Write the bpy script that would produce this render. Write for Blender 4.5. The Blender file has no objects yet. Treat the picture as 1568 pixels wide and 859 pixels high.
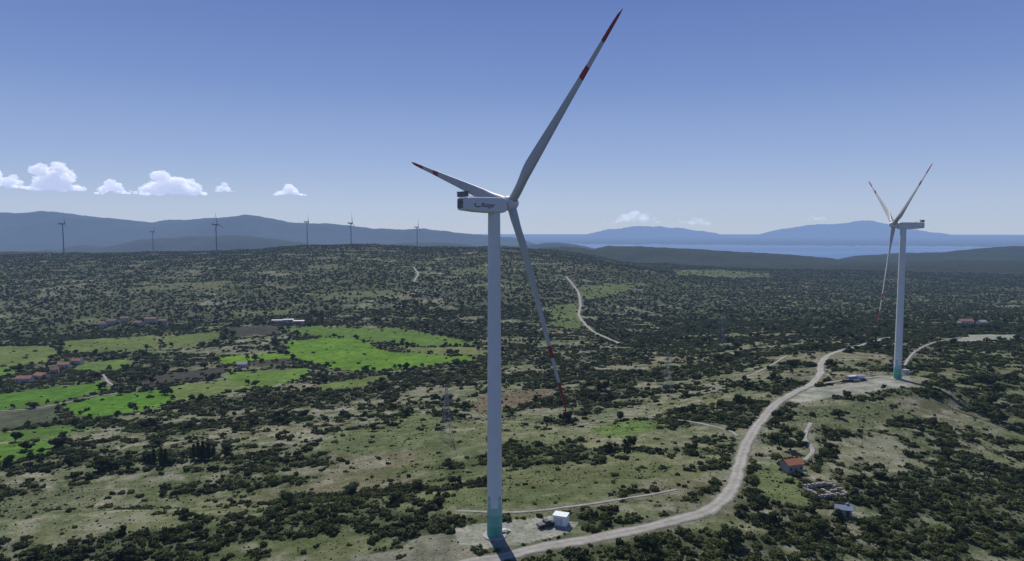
import bpy, math, random
import numpy as np
from mathutils import Matrix, Vector, noise as mnoise
random.seed(7)
sc = bpy.context.scene
R = math.radians
CZ = 79.5            # drone altitude above the base of the first turbine (m)
PITCH = R(4.02)
FPX = 1060.0
SEA = -217.0

# ------------------------------------------------------------------ noise
def vhash(ix, iy, seed):
    h = (ix.astype(np.int64)*374761393 + iy.astype(np.int64)*668265263 + seed*1442695041) & 0xffffffff
    h = ((h ^ (h >> 13))*1274126177) & 0xffffffff
    h = h ^ (h >> 16)
    return (h & 0xffff)/65535.0
def vnoise(x, y, seed=0):
    fx = np.floor(x); fy = np.floor(y); tx = x-fx; ty = y-fy
    tx = tx*tx*(3-2*tx); ty = ty*ty*(3-2*ty)
    a = vhash(fx, fy, seed); b = vhash(fx+1, fy, seed); c = vhash(fx, fy+1, seed); d = vhash(fx+1, fy+1, seed)
    return (a*(1-tx)+b*tx)*(1-ty)+(c*(1-tx)+d*tx)*ty
def fbm(x, y, wl, octv=4, seed=0, gain=.5):
    s = 0; a = 1; t = 0; ca, sa = math.cos(.6), math.sin(.6)
    x = x/wl; y = y/wl
    for i in range(octv):
        s = s+a*vnoise(x+17.3*i, y-9.1*i, seed+i); t += a; a *= gain
        x, y = (x*ca-y*sa)*2.03, (x*sa+y*ca)*2.03
    return s/t
def sstep(a, b, v):
    t = np.clip((v-a)/(b-a), 0, 1); return t*t*(3-2*t)

# ------------------------------------------------------------------ terrain height
# terrain profiles by image column: pixel u -> list of (forward distance, height)
cols = {
 -300: [(167,-8),(320,-25),(470,-38),(644,-45),(910,-45),(1222,-30),(1427,-8),(1800,14)],
 0:   [(167,-8),(321,-25),(470,-38),(644,-45),(910,-45),(1222,-28),(1427,-8),(1800,14)],
 250: [(167,-6),(310,-22),(450,-34),(640,-44),(900,-45),(1200,-28),(1430,-5),(1800,14)],
 500: [(167,-3),(300,-18),(438,-30),(618,-40),(831,-42),(1132,-24),(1436,3),(1900,22)],
 757: [(160,0),(181,0),(281,-12),(398,-20),(627,-32),(928,-32),(1265,-12),(1637,8),(2000,22)],
 1000:[(167,0),(198,0),(269,-8),(430,-20),(584,-29),(873,-41),(1389,-45),(2303,-40),(3000,-32)],
 1250:[(167,-3),(256,-4),(357,-3),(484,-6),(715,-26),(1193,-50),(1900,-55),(3000,-52)],
 1376:[(167,-5),(256,-7),(385,-3.1),(484,-6),(640,-18),(1000,-42),(1900,-55),(3000,-45)],
 1500:[(167,-10),(281,-13),(396,-12),(560,-14),(791,-27),(1307,-50),(1830,-50),(2579,-32),(3000,-25)],
 1800:[(167,-14),(281,-17),(396,-16),(560,-18),(791,-30),(1307,-50),(1830,-50),(2579,-32),(3000,-25)],
}
cp = []
for u, l in cols.items():
    for d, z in l: cp.append((u/230., math.log(d)/.28, z))
for u in range(-600, 2300, 250):
    left = u < 620
    cp.append((u/230., math.log(3800)/.28, -110 if left else -120))
    cp.append((u/230., math.log(5200)/.28, -150 if left else -235))
    cp.append((u/230., math.log(8000)/.28, -150 if left else -240))
cp = np.array(cp)
ridges = [ # distance, half width front, half width back, skyline (image pixel column, row)
 (1650, .10, .10, [(560,440),(640,420),(760,408),(860,404),(960,408),(1060,422),(1160,440)]),
 (2100, .22, .26, [(-900,395),(-300,392),(0,390),(100,391),(200,390),(330,390),(395,387),(430,379),(480,376),(560,376),(640,379),(700,381),(760,379),(850,386),(920,400),(1000,430)]),
 (2450, .09, .09, [(1020,440),(1120,421),(1230,414),(1330,417),(1430,410),(1560,405),(1800,400),(2600,400)]),
 (2900, .10, .10, [(640,420),(780,387),(820,382),(860,377),(890,380),(915,386),(960,396),(1000,420)]),
 (3500, .13, .10, [(850,410),(900,385),(930,378),(980,377),(1050,382),(1120,385),(1200,390),(1260,395),(1300,400),(1380,420)]),
 (4200, .12, .10, [(1180,430),(1260,402),(1310,392),(1380,388),(1440,386),(1480,383),(1540,377),(1700,374),(2600,372)]),
 (6300, .10, .10, [(-900,385),(0,388),(90,383),(120,376),(160,377),(220,365),(300,360),(380,361),(450,371),(500,378),(560,378),(620,372),(680,372),(730,378),(780,390)]),
 (7800, .03, .03, [(680,385),(740,380),(780,376),(830,372.5),(880,376),(910,380.5),(930,390)]),
 (11000,.13, .2, [(-900,330),(0,325),(60,324),(100,328),(180,338),(235,340),(290,333),(330,330),(380,332),(450,340),(540,346),(600,350),(700,354),(760,361),(800,368),(840,382)]),
 (45000,.09, .1, [(860,366),(890,361),(930,352),(980,346),(1030,348),(1060,352),(1110,360),(1140,364),(1170,357),(1200,350),(1240,345),(1290,341),(1330,337),(1360,344),(1400,352),(1450,359),(1490,366)]),
]
pads = [] # x,y,z,r
def height(x, y, flat=True):
    x = np.asarray(x, float); y = np.asarray(y, float); shp = x.shape
    x = x.ravel(); y = y.ravel()
    D = np.maximum(y, 40.0); u = 784+FPX*x/D
    uu = np.clip(u, -900, 2500)/230.; v = np.log(np.minimum(np.maximum(D,150), 9000))/.28
    out = np.empty_like(x)
    for s in range(0, len(x), 60000):
        e = s+60000
        q = -(((uu[s:e, None]-cp[None, :, 0])**2)+((v[s:e, None]-cp[None, :, 1])**2))/(2*.55**2)
        q -= q.max(1, keepdims=True); w = np.exp(q); out[s:e] = (w@cp[:, 2])/w.sum(1)
    z = out
    lD = np.log(D)
    for d0, wf, wb, sk in ridges:
        ku = [k[0] for k in sk]; kp = [k[1] for k in sk]
        zc = CZ-(np.interp(u, ku, kp)-355)/FPX*d0
        wob = (fbm(x, y, d0*.12, 2, 91)-.5)*.10
        dl = lD-math.log(d0)+(wob if d0 < 20000 else 0)
        sh = np.exp(-(dl/np.where(dl < 0, wf, wb))**2)
        outside = (u < ku[0]-5) | (u > ku[-1]+5)
        cand = z*(1-sh)+zc*sh
        z = np.where(outside, z, np.maximum(z, cand))
    # relief
    amp = np.clip(D*.0045, .7, 9)*sstep(60, 250, D)
    z = z+amp*(fbm(x, y, 70, 4, 5)-.5)*1.3
    z = z+np.clip(D*.003-1.5, 0, 5)*(fbm(x, y, 240, 3, 15)-.5)*2
    z = z+sstep(900, 1500, D)*(1-sstep(3000, 3400, D))*16*(fbm(x, y, 420, 3, 25)-.55)*sstep(850, 1050, u)
    far = sstep(4500, 9000, D)*np.clip((z+205)/200, 0, 1)
    rid = 1-np.abs(fbm(x, y, 1700, 5, 33, .55)-.5)*4
    z = z+far*(rid-.6)*np.where(D > 20000, 120, 75)
    if flat:
        for px_, py_, pz_, pr_ in pads:
            w = 1-sstep(pr_, pr_*1.7+4, np.hypot(x-px_, (y-py_)))
            z = z*(1-w)+pz_*w
    return z.reshape(shp)

TR = np.exp(np.linspace(math.log(100), math.log(7000), 2600))
def spot(bx, by):  # takes image pixel coordinates, cast through the camera onto the terrain
    """where the line of sight through this image pixel meets the ground"""
    tx = (bx-784)/FPX; ty = (429.5-by)/FPX
    d = np.array([tx, math.cos(PITCH)+ty*math.sin(PITCH), -math.sin(PITCH)+ty*math.cos(PITCH)])
    X = d[0]*TR; Y = d[1]*TR; Z = CZ+d[2]*TR
    hh = height(X, Y)
    k = np.argmax(Z < hh)
    if not (Z < hh).any(): k = len(TR)-1
    k = max(k, 1)
    a = (Z-hh)[k-1]; b = (hh-Z)[k]; t = a/(a+b) if a+b > 0 else 1
    return np.array([X[k-1]*(1-t)+X[k]*t, Y[k-1]*(1-t)+Y[k]*t])
def spots(l): return np.array([spot(a, b) for a, b in l])

T1 = (-4.55, 176.6, 0.0); T2 = (217.0, 385.0, -3.1)
pads.append((T1[0]+7, T1[1]+3, 0.0, 17)); pads.append((T2[0]-8, T2[1]-4, -3.1, 24))

# ------------------------------------------------------------------ land-cover layout
fields = [ # colour, outline
 ((.125,.225,.022),[(440,521),(500,517),(545,519),(600,538),(720,546),(735,551),(650,560),(560,568),(500,563),(440,545)]),
 ((.145,.255,.022),[(333,546),(430,540),(452,549),(440,556),(340,556)]),
 ((.11,.175,.032),[(425,507),(470,499),(560,503),(640,506),(700,518),(735,531),(650,530),(560,520),(480,515)]),
 ((.17,.18,.07),[(600,530),(735,533),(745,545),(640,541)]),
 ((.09,.185,.022),[(-60,605),(0,603),(160,585),(168,597),(110,612),(20,628),(-60,632)]),
 ((.10,.205,.022),[(95,622),(150,608),(250,597),(272,612),(230,628),(130,643)]),
 ((.145,.18,.055),[(-80,532),(0,530),(80,528),(95,545),(40,560),(-80,566)]),
 ((.135,.165,.05),[(95,522),(240,513),(250,534),(150,541),(100,538)]),
 ((.155,.19,.058),[(255,592),(350,582),(398,592),(300,614),(262,610)]),
 ((.12,.19,.035),[(345,572),(470,564),(472,579),(405,592),(350,584)]),
 ((.06,.052,.045),[(215,578),(345,560),(342,573),(225,592)]),
 ((.07,.062,.05),[(345,502),(420,497),(432,511),(360,516)]),
 ((.075,.065,.05),[(358,556),(450,549),(456,556),(370,562)]),
 ((.085,.095,.06),[(-40,632),(85,622),(96,643),(0,660),(-40,662)]),
 ((.10,.19,.03),[(-40,685),(0,680),(95,668),(75,695),(0,710),(-40,712)]),
 ((.10,.17,.035),[(-20,666),(90,650),(150,654),(100,666),(0,677)]),
 ((.12,.18,.045),[(120,556),(200,548),(208,560),(150,570),(118,566)]),
 ((.11,.18,.035),[(-40,562),(18,560),(24,572),(-40,582)]),
 ((.13,.17,.045),[(480,590),(560,578),(610,572),(560,590),(500,598)]),
 ((.13,.16,.05),[(250,515),(330,508),(338,520),(300,533),(255,532)]),
 ((.19,.14,.10),[(735,606),(800,598),(850,597),(862,606),(800,620),(748,634),(722,625)]),
 ((.15,.165,.08),[(500,670),(560,655),(640,632),(680,640),(660,668),(610,690),(520,697),(490,690)]),
 ((.14,.19,.06),[(895,660),(960,643),(1012,648),(985,662),(940,671)]),
 ((.15,.155,.09),[(-40,775),(60,752),(170,736),(160,760),(60,790),(-40,800)]),
 ((.14,.14,.075),[(205,441),(280,433),(360,430),(366,437),(290,442),(220,447)]),
 ((.13,.14,.07),[(480,450),(540,446),(600,443),(622,451),(560,456),(500,459)]),
 ((.13,.135,.07),[(470,407),(520,405),(525,410),(475,412)]),
 ((.125,.15,.055),[(890,438),(970,433),(965,445),(905,459),(888,455)]),
 ((.13,.15,.06),[(1030,415),(1100,413),(1180,418),(1178,426),(1100,424),(1040,423)]),
 ((.12,.15,.055),[(845,470),(885,462),(890,505),(845,500)]),
 ((.13,.14,.065),[(355,478),(440,472),(445,480),(365,484)]),
 ((.12,.14,.06),[(700,412),(760,411),(750,420),(690,420)]),
 ((.14,.145,.07),[(770,722),(900,712),(1010,708),(1060,716),(1000,730),(850,742),(770,745)]),
 ((.14,.155,.07),[(1150,735),(1190,712),(1235,745),(1240,775),(1170,770)]),
 ((.14,.145,.08),[(1215,625),(1330,617),(1420,640),(1300,655),(1200,665)]),
]
NF = 20
fields = [(c, spots(o)) for c, o in fields]
bare = [ # dirt / gravel yards
 [(690,812),(735,800),(770,797),(850,790),(888,800),(870,815),(800,832),(740,838),(700,835)],
 [(1205,612),(1240,592),(1290,587),(1345,576),(1392,578),(1398,592),(1350,600),(1290,606),(1225,618)],
 [(1450,520),(1480,513),(1560,512),(1568,517),(1545,522),(1470,525)],
]
verge = [spots([(610,842),(640,822),(700,820),(720,835),(735,880),(560,880),(500,866)])]
bare = [spots(o) for o in bare]
roads = {
 'gravel_road': (4.9, [(640,905),(700,868),(770,853),(830,838),(900,826),(960,815),(1020,801),(1080,783),(1110,762),(1125,738),(1132,712),(1142,683),(1160,652),(1185,622),(1215,602),(1243,588),(1256,572),(1258,556),(1272,543),(1300,534),(1335,524),(1362,517)]),
 'dirt_track': (4.0, [(868,424),(884,445),(889,466),(887,484),(905,505),(930,518),(955,528)]),
 'dirt_track.001': (1.3, [(700,783),(780,785),(860,778),(930,768),(1000,757),(1035,750)]),
 'dirt_track.002': (2.0, [(-30,632),(60,625),(140,608),(185,600),(165,585),(158,574)]),
 'dirt_track.003': (2.0, [(1385,560),(1400,540),(1430,525),(1470,517)]),
 'dirt_track.004': (2.0, [(1090,592),(1140,578),(1180,560),(1205,545)]),
 'dirt_track.005': (2.0, [(1242,648),(1232,670),(1245,690),(1232,705)]),
 'dirt_track.006': (3.5, [(634,432),(640,420),(634,410)]),
 'dirt_track.007': (1.3, [(870,655),(960,640),(1100,655),(1130,668)]),
 'dirt_track.008': (2.4, [(1240,590),(1290,583),(1345,578),(1372,582)]),
}
def catmull(P, step):
    P = [P[0]*2-P[1]]+list(P)+[P[-1]*2-P[-2]]
    out = []
    for i in range(1, len(P)-2):
        n = max(2, int(np.linalg.norm(P[i+1]-P[i])/step))
        for k in range(n):
            t = k/n
            out.append(.5*((2*P[i])+(-P[i-1]+P[i+1])*t+(2*P[i-1]-5*P[i]+4*P[i+1]-P[i+2])*t*t+(-P[i-1]+3*P[i]-3*P[i+1]+P[i+2])*t**3))
    out.append(P[-2]); return np.array(out)
rpaths = {}
for k, (w, l) in roads.items():
    rpaths[k] = (w, catmull(spots(l), 1.5 if w > 4.5 else 3.0))

def inpoly(x, y, poly):
    res = np.zeros(x.shape, bool)
    x0, y0 = poly.min(0); x1, y1 = poly.max(0)
    idx = np.nonzero((x >= x0) & (x <= x1) & (y >= y0) & (y <= y1))[0]
    if len(idx) == 0: return res
    xx = x[idx]; yy = y[idx]; ins = np.zeros(len(idx), bool); n = len(poly)
    for i in range(n):
        ax, ay = poly[i]; bx, by = poly[(i+1) % n]
        if ay == by: continue
        c = ((ay > yy) != (by > yy)) & (xx < (bx-ax)*(yy-ay)/(by-ay)+ax)
        ins ^= c
    res[idx] = ins; return res
def roaddist(x, y, maxd=14):
    best = np.full(x.shape, 99.0)
    for k, (w, P) in rpaths.items():
        x0, y0 = P.min(0)-maxd; x1, y1 = P.max(0)+maxd
        idx = np.nonzero((x >= x0) & (x <= x1) & (y >= y0) & (y <= y1))[0]
        if len(idx) == 0: continue
        Q = P[::4] if w > 4.5 else P[::3]
        if not np.allclose(Q[-1], P[-1]): Q = np.vstack([Q, P[-1:]])
        xx = x[idx]; yy = y[idx]; b = np.full(len(idx), 99.0)
        for i in range(len(Q)-1):
            a = Q[i]; d = Q[i+1]-a; L = d@d+1e-9
            t = np.clip(((xx-a[0])*d[0]+(yy-a[1])*d[1])/L, 0, 1)
            b = np.minimum(b, np.hypot(xx-a[0]-t*d[0], yy-a[1]-t*d[1])-w/2)
        best[idx] = np.minimum(best[idx], b)
    return best
def cover(x, y):
    """returns vegetation density 0..1, field id (-1 none), bare flag, verge flag, road distance"""
    D = np.maximum(y, 40)
    wx = x+(fbm(x, y, 22, 3, 61)-.5)*9*np.clip(D/500, .4, 2); wy = y+(fbm(x, y, 22, 3, 71)-.5)*14*np.clip(D/500, .4, 2)
    fid = np.full(x.shape, -1)
    for i, (c, o) in enumerate(fields):
        fid[inpoly(wx, wy, o)] = i
    bm = np.zeros(x.shape, bool); vg = np.zeros(x.shape, bool)
    for o in bare: bm |= inpoly(wx, wy, o)
    for o in verge: vg |= inpoly(wx, wy, o)
    rd = roaddist(x, y)
    n = .40*fbm(x, y, 55, 3, 101)+.36*fbm(x*.7, y*1.35, 15, 3, 111)+.24*fbm(x, y, 5.5, 2, 131)
    u = 784+FPX*x/D
    bias = -.012+.05*sstep(300, 540, D)+.06*sstep(600, 1000, D)+.06*sstep(1300, 1500, u)*(D < 700)+.05*sstep(900,1100,u)*sstep(550,700,D)-.02*sstep(650,900,u)*(1-sstep(1100,1200,u))*(D<330)
    ter = np.sin((y+.25*x+18*fbm(x, y, 120, 2, 7))/13.0)*.045*sstep(200, 380, D)
    veg = sstep(.46, .54, n+bias+ter)
    return veg, fid, bm, vg, rd

# ------------------------------------------------------------------ materials
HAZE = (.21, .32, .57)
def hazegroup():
    g = bpy.data.node_groups.new("painted_haze", 'ShaderNodeTree')  # haze painted into the materials as emission, growing with distance from the origin
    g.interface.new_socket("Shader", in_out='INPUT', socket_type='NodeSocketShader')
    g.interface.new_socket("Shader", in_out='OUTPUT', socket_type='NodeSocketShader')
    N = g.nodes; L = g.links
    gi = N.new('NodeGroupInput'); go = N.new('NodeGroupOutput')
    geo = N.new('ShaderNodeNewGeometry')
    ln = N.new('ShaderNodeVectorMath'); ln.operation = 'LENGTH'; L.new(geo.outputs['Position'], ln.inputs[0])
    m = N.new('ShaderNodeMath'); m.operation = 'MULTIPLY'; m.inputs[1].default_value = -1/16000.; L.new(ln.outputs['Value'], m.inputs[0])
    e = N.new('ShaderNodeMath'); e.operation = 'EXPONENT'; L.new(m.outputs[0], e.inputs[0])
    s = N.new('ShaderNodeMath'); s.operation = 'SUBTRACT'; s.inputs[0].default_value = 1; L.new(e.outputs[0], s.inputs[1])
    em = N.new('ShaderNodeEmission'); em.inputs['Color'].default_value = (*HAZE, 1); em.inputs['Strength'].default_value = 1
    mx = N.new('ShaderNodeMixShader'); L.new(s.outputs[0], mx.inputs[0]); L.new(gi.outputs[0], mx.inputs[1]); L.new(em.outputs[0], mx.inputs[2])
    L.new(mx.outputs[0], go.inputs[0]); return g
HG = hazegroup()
class MB:
    def __init__(s, name, haze=True):
        s.m = bpy.data.materials.new(name); s.m.use_nodes = True; s.N = s.m.node_tree.nodes; s.L = s.m.node_tree.links
        s.N.clear(); s.out = s.N.new('ShaderNodeOutputMaterial'); s.b = s.N.new('ShaderNodeBsdfPrincipled')
        s.b.inputs['Roughness'].default_value = .9; s.b.inputs['Specular IOR Level'].default_value = .2
        s.m.cycles.emission_sampling = 'NONE'
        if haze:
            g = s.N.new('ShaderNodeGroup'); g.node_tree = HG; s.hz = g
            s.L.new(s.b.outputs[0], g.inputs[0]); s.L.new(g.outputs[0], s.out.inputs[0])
        else: s.L.new(s.b.outputs[0], s.out.inputs[0])
    def n(s, t, **k):
        nd = s.N.new(t)
        for a, b in k.items(): setattr(nd, a, b)
        return nd
    def link(s, a, b): s.L.new(a, b)
    def noise(s, scale, detail=4, rough=.55, vec=None):
        nd = s.n('ShaderNodeTexNoise'); nd.inputs['Scale'].default_value = scale; nd.inputs['Detail'].default_value = detail; nd.inputs['Roughness'].default_value = rough
        if vec is None:
            if not hasattr(s, 'tc'): s.tc = s.n('ShaderNodeNewGeometry')
            vec = s.tc.outputs['Position']
        s.link(vec, nd.inputs['Vector']); return nd.outputs['Fac']
    def ramp(s, fac, stops):
        r = s.n('ShaderNodeValToRGB'); el = r.color_ramp.elements
        while len(el) < len(stops): el.new(.5)
        for e, (p, c) in zip(el, stops):
            e.position = p; e.color = (*c, 1) if len(c) == 3 else c
        s.link(fac, r.inputs[0]); return r.outputs[0]
    def mix(s, fac, a, b, mode='MIX'):
        m = s.n('ShaderNodeMix', data_type='RGBA', blend_type=mode)
        for sock, v in ((m.inputs[0], fac), (m.inputs[6], a), (m.inputs[7], b)):
            if isinstance(v, (int, float)): sock.default_value = v
            elif isinstance(v, tuple): sock.default_value = (*v, 1)
            else: s.link(v, sock)
        return m.outputs[2]
    def bump(s, h, strength, dist):
        b = s.n('ShaderNodeBump'); b.inputs['Strength'].default_value = strength; b.inputs['Distance'].default_value = dist
        s.link(h, b.inputs['Height']); s.link(b.outputs[0], s.b.inputs['Normal'])
    def col(s, c):
        if isinstance(c, tuple): s.b.inputs['Base Color'].default_value = (*c, 1)
        else: s.link(c, s.b.inputs['Base Color'])
def simple(name, c, rough=.8, var=.15, scale=1.5, haze=True, metal=0, spec=.2, dirt=None):
    b = MB(name, haze)
    f = b.noise(scale, 5)
    col = b.ramp(f, [(.3, tuple(v*(1-var) for v in c)), (.7, tuple(min(1, v*(1+var)) for v in c))])
    b.col(col); b.b.inputs['Roughness'].default_value = rough; b.b.inputs['Metallic'].default_value = metal; b.b.inputs['Specular IOR Level'].default_value = spec
    return b.m

def mat_terrain():
    b = MB('terrain_soil')
    at = b.n('ShaderNodeAttribute', attribute_name='cover')
    n1 = b.noise(.9, 6, .65); n2 = b.noise(.16, 5, .6); n3 = b.noise(3.0, 3, .6); n4 = b.noise(.02, 5, .6)
    c = b.mix(1.0, at.outputs['Color'], b.ramp(n1, [(.30, (.36,.40,.34)), (.5, (.92,.93,.88)), (.72, (1,1,1))]), 'MULTIPLY')
    c = b.mix(1.0, c, b.ramp(n2, [(.3, (.55,.62,.52)), (.65, (1,1,1))]), 'MULTIPLY')
    c = b.mix(1.0, c, b.ramp(n4, [(.3, (.70,.77,.70)), (.7, (1,1,1))]), 'MULTIPLY')
    # limestone rubble speckle, controlled by alpha
    rk = b.ramp(n3, [(.56, (0,0,0)), (.64, (1,1,1))])
    rk2 = b.mix(1.0, rk, b.ramp(n2, [(.46, (0,0,0)), (.62, (1,1,1))]), 'MULTIPLY')
    mm = b.n('ShaderNodeMath', operation='MULTIPLY'); b.link(rk2, mm.inputs[0]); b.link(at.outputs['Alpha'], mm.inputs[1])
    c = b.mix(mm.outputs[0], c, (.46,.44,.40))
    b.col(c); b.b.inputs['Roughness'].default_value = .97; b.b.inputs['Specular IOR Level'].default_value = .05
    b.bump(n1, .8, .5)
    return b.m
def mat_road():
    b = MB('gravel')
    n1 = b.noise(.5, 6, .6); n2 = b.noise(6, 4, .7); n5 = b.noise(.12, 4, .6)
    at = b.n('ShaderNodeAttribute', attribute_name='across')
    # wander the wheel tracks a little
    wv = b.n('ShaderNodeMath', operation='MULTIPLY_ADD'); b.link(n1, wv.inputs[0]); wv.inputs[1].default_value = .22; wv.inputs[2].default_value = -.11
    ac = b.n('ShaderNodeMath', operation='ADD'); b.link(at.outputs['Fac'], ac.inputs[0]); b.link(wv.outputs[0], ac.inputs[1])
    c = b.ramp(n1, [(.3, (.36,.34,.30)), (.7, (.52,.495,.445))])
    c = b.mix(1.0, c, b.ramp(n2, [(.3, (.75,.75,.75)), (.7, (1,1,1))]), 'MULTIPLY')
    c = b.mix(1.0, c, b.ramp(n5, [(.3, (.78,.79,.77)), (.7, (1,1,1))]), 'MULTIPLY')
    tr = b.ramp(ac.outputs[0], [(0, (.36,.38,.27)), (.10, (.65,.65,.56)), (.24, (1,1,1)), (.5, (.80,.79,.73)), (.76, (1,1,1)), (.90, (.65,.65,.56)), (1, (.36,.38,.27))])
    c = b.mix(1.0, c, tr, 'MULTIPLY'); b.col(c); b.bump(n2, .4, .1); return b.m
def mat_leaf(name, base, var):
    b = MB(name)
    oi = b.n('ShaderNodeObjectInfo')
    c = b.ramp(oi.outputs['Random'], [(0, tuple(v*.55 for v in base)), (.45, base), (.8, var), (1, tuple(v*1.45 for v in var))])
    n = b.noise(.9, 3)
    c = b.mix(1.0, c, b.ramp(n, [(.3, (.55,.57,.55)), (.7, (1,1,.98))]), 'MULTIPLY')
    n2 = b.noise(.025, 4, .6)
    c = b.mix(1.0, c, b.ramp(n2, [(.35, (.66,.74,.72)), (.5, (.88,.93,.8)), (.65, (1,.97,.78))]), 'MULTIPLY')
    b.col(c); b.b.inputs['Roughness'].default_value = .75; b.b.inputs['Specular IOR Level'].default_value = .12
    tl = b.n('ShaderNodeBsdfTranslucent'); b.link(c, tl.inputs['Color'])
    mx = b.n('ShaderNodeMixShader'); mx.inputs[0].default_value = .28
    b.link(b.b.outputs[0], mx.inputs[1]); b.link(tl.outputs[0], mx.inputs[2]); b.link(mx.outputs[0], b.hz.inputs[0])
    return b.m
M_ter = mat_terrain(); M_road = mat_road()
M_leaf = mat_leaf('scrub_leaves', (.082,.104,.038), (.145,.158,.058))
M_tree = mat_leaf('tree_leaves', (.058,.084,.032), (.095,.12,.048))
M_bark = simple('bark', (.09,.07,.05))
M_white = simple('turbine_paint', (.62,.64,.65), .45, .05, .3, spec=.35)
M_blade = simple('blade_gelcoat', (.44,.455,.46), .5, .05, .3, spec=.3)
M_grey = simple('backlit_shade_paint', (.18,.19,.21), .7, .05, .3)  # darker turbine paint: backlit shade of the far turbines put into the colour
M_red = simple('red_paint', (.28,.026,.028), .5, .1, .5, spec=.3)
M_dark = simple('dark_grille', (.03,.032,.035), .6)
M_conc = simple('concrete', (.36,.35,.33), .9, .15, 1.2)
M_teal = [simple('teal_paint_%d' % i, c, .5, .05, .5) for i, c in enumerate([(.09,.32,.25), (.15,.39,.32), (.27,.47,.42), (.40,.54,.52)])]
M_steel = simple('galvanised_steel', (.32,.33,.34), .5, metal=.3)
M_plaster = simple('plaster', (.50,.46,.40), .9, .12, 1)
M_stone = simple('stone_wall', (.30,.27,.23), .95, .3, 2.5)
M_tile = simple('roof_tiles', (.33,.17,.11), .9, .3, 1)
M_glass = simple('window_glass', (.03,.035,.04), .2, spec=.5)
M_blue = simple('blue_sheet', (.12,.18,.28), .6)
M_tyre = simple('tyre', (.02,.02,.02), .9)
M_car = simple('car_paint', (.03,.035,.045), .35, spec=.5)
M_logo = simple('logo_paint', (.03,.05,.10), .5)

# ------------------------------------------------------------------ mesh helpers
def mesh_np(name, V, Fq, mat=None, smooth=False):
    V = np.asarray(V, np.float32); Fq = np.asarray(Fq, np.int32); k = Fq.shape[1]
    me = bpy.data.meshes.new(name)
    me.vertices.add(len(V)); me.vertices.foreach_set('co', V.ravel())
    me.loops.add(Fq.size); me.loops.foreach_set('vertex_index', Fq.ravel())
    me.polygons.add(len(Fq)); me.polygons.foreach_set('loop_start', np.arange(0, Fq.size, k, dtype=np.int32))
    me.polygons.foreach_set('loop_total', np.full(len(Fq), k, np.int32))
    me.polygons.foreach_set('use_smooth', np.full(len(Fq), smooth))
    me.update(calc_edges=True)
    if mat: me.materials.append(mat)
    return me
def obj(name, me, parent=None, loc=None, mtx=None):
    o = bpy.data.objects.new(name, me); sc.collection.objects.link(o)
    if parent: o.parent = parent
    if mtx is not None: o.matrix_local = mtx
    if loc is not None: o.location = loc
    return o
def empty(name, loc, rz=0):
    e = bpy.data.objects.new(name, None); sc.collection.objects.link(e); e.location = loc; e.rotation_euler = (0, 0, rz); e.empty_display_size = 1
    return e
class Geo:
    def __init__(s): s.v = []; s.f = []; s.m = []
    def box(s, c, size, m=0, rot=None, taper=1.0):
        b = len(s.v); sx, sy, sz = [q/2 for q in size]
        for dz in (-1, 1):
            t = taper if dz > 0 else 1
            for dx, dy in ((-1,-1),(1,-1),(1,1),(-1,1)):
                p = Vector((dx*sx*t, dy*sy*t, dz*sz))
                if rot: p = rot@p
                s.v.append((p.x+c[0], p.y+c[1], p.z+c[2]))
        for f in ((0,3,2,1),(4,5,6,7),(0,1,5,4),(1,2,6,5),(2,3,7,6),(3,0,4,7)):
            s.f.append([b+i for i in f]); s.m.append(m)
    def beam(s, a, b_, w, m=0):
        a = Vector(a); b_ = Vector(b_); d = b_-a
        q = d.to_track_quat('Z', 'Y').to_matrix(); s.box((a+b_)/2, (w, w, d.length), m, q)
    def face(s, pts, m=0):
        b = len(s.v); s.v += [tuple(p) for p in pts]; s.f.append(list(range(b, b+len(pts)))); s.m.append(m)
    def cyl(s, a, b_, r0, r1, n=12, m=0):
        a = Vector(a); b_ = Vector(b_); q = (b_-a).to_track_quat('Z', 'Y').to_matrix(); k = len(s.v)
        for p, r in ((a, r0), (b_, r1)):
            for i in range(n):
                t = 2*math.pi*i/n; w = q@Vector((r*math.cos(t), r*math.sin(t), 0)); s.v.append(tuple(p+w))
        for i in range(n):
            j = (i+1) % n; s.f.append([k+i, k+j, k+n+j, k+n+i]); s.m.append(m)
        s.f.append([k+i for i in range(n)][::-1]); s.m.append(m); s.f.append([k+n+i for i in range(n)]); s.m.append(m)
    def rings(s, rings, m=0, cap=True):
        k = len(s.v); n = len(rings[0])
        for r in rings: s.v += [tuple(p) for p in r]
        for a in range(len(rings)-1):
            for i in range(n):
                j = (i+1) % n; s.f.append([k+a*n+i, k+a*n+j, k+(a+1)*n+j, k+(a+1)*n+i]); s.m.append(m(a) if callable(m) else m)
        if cap:
            s.f.append([k+i for i in range(n)][::-1]); s.m.append(m(0) if callable(m) else m)
            s.f.append([k+(len(rings)-1)*n+i for i in range(n)]); s.m.append(m(len(rings)-2) if callable(m) else m)
    def mesh(s, name, mats, smooth=False):
        me = bpy.data.meshes.new(name); me.from_pydata(s.v, [], s.f); me.update()
        for m in mats: me.materials.append(m)
        me.polygons.foreach_set('material_index', s.m)
        me.polygons.foreach_set('use_smooth', [smooth]*len(s.f))
        return me

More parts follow.
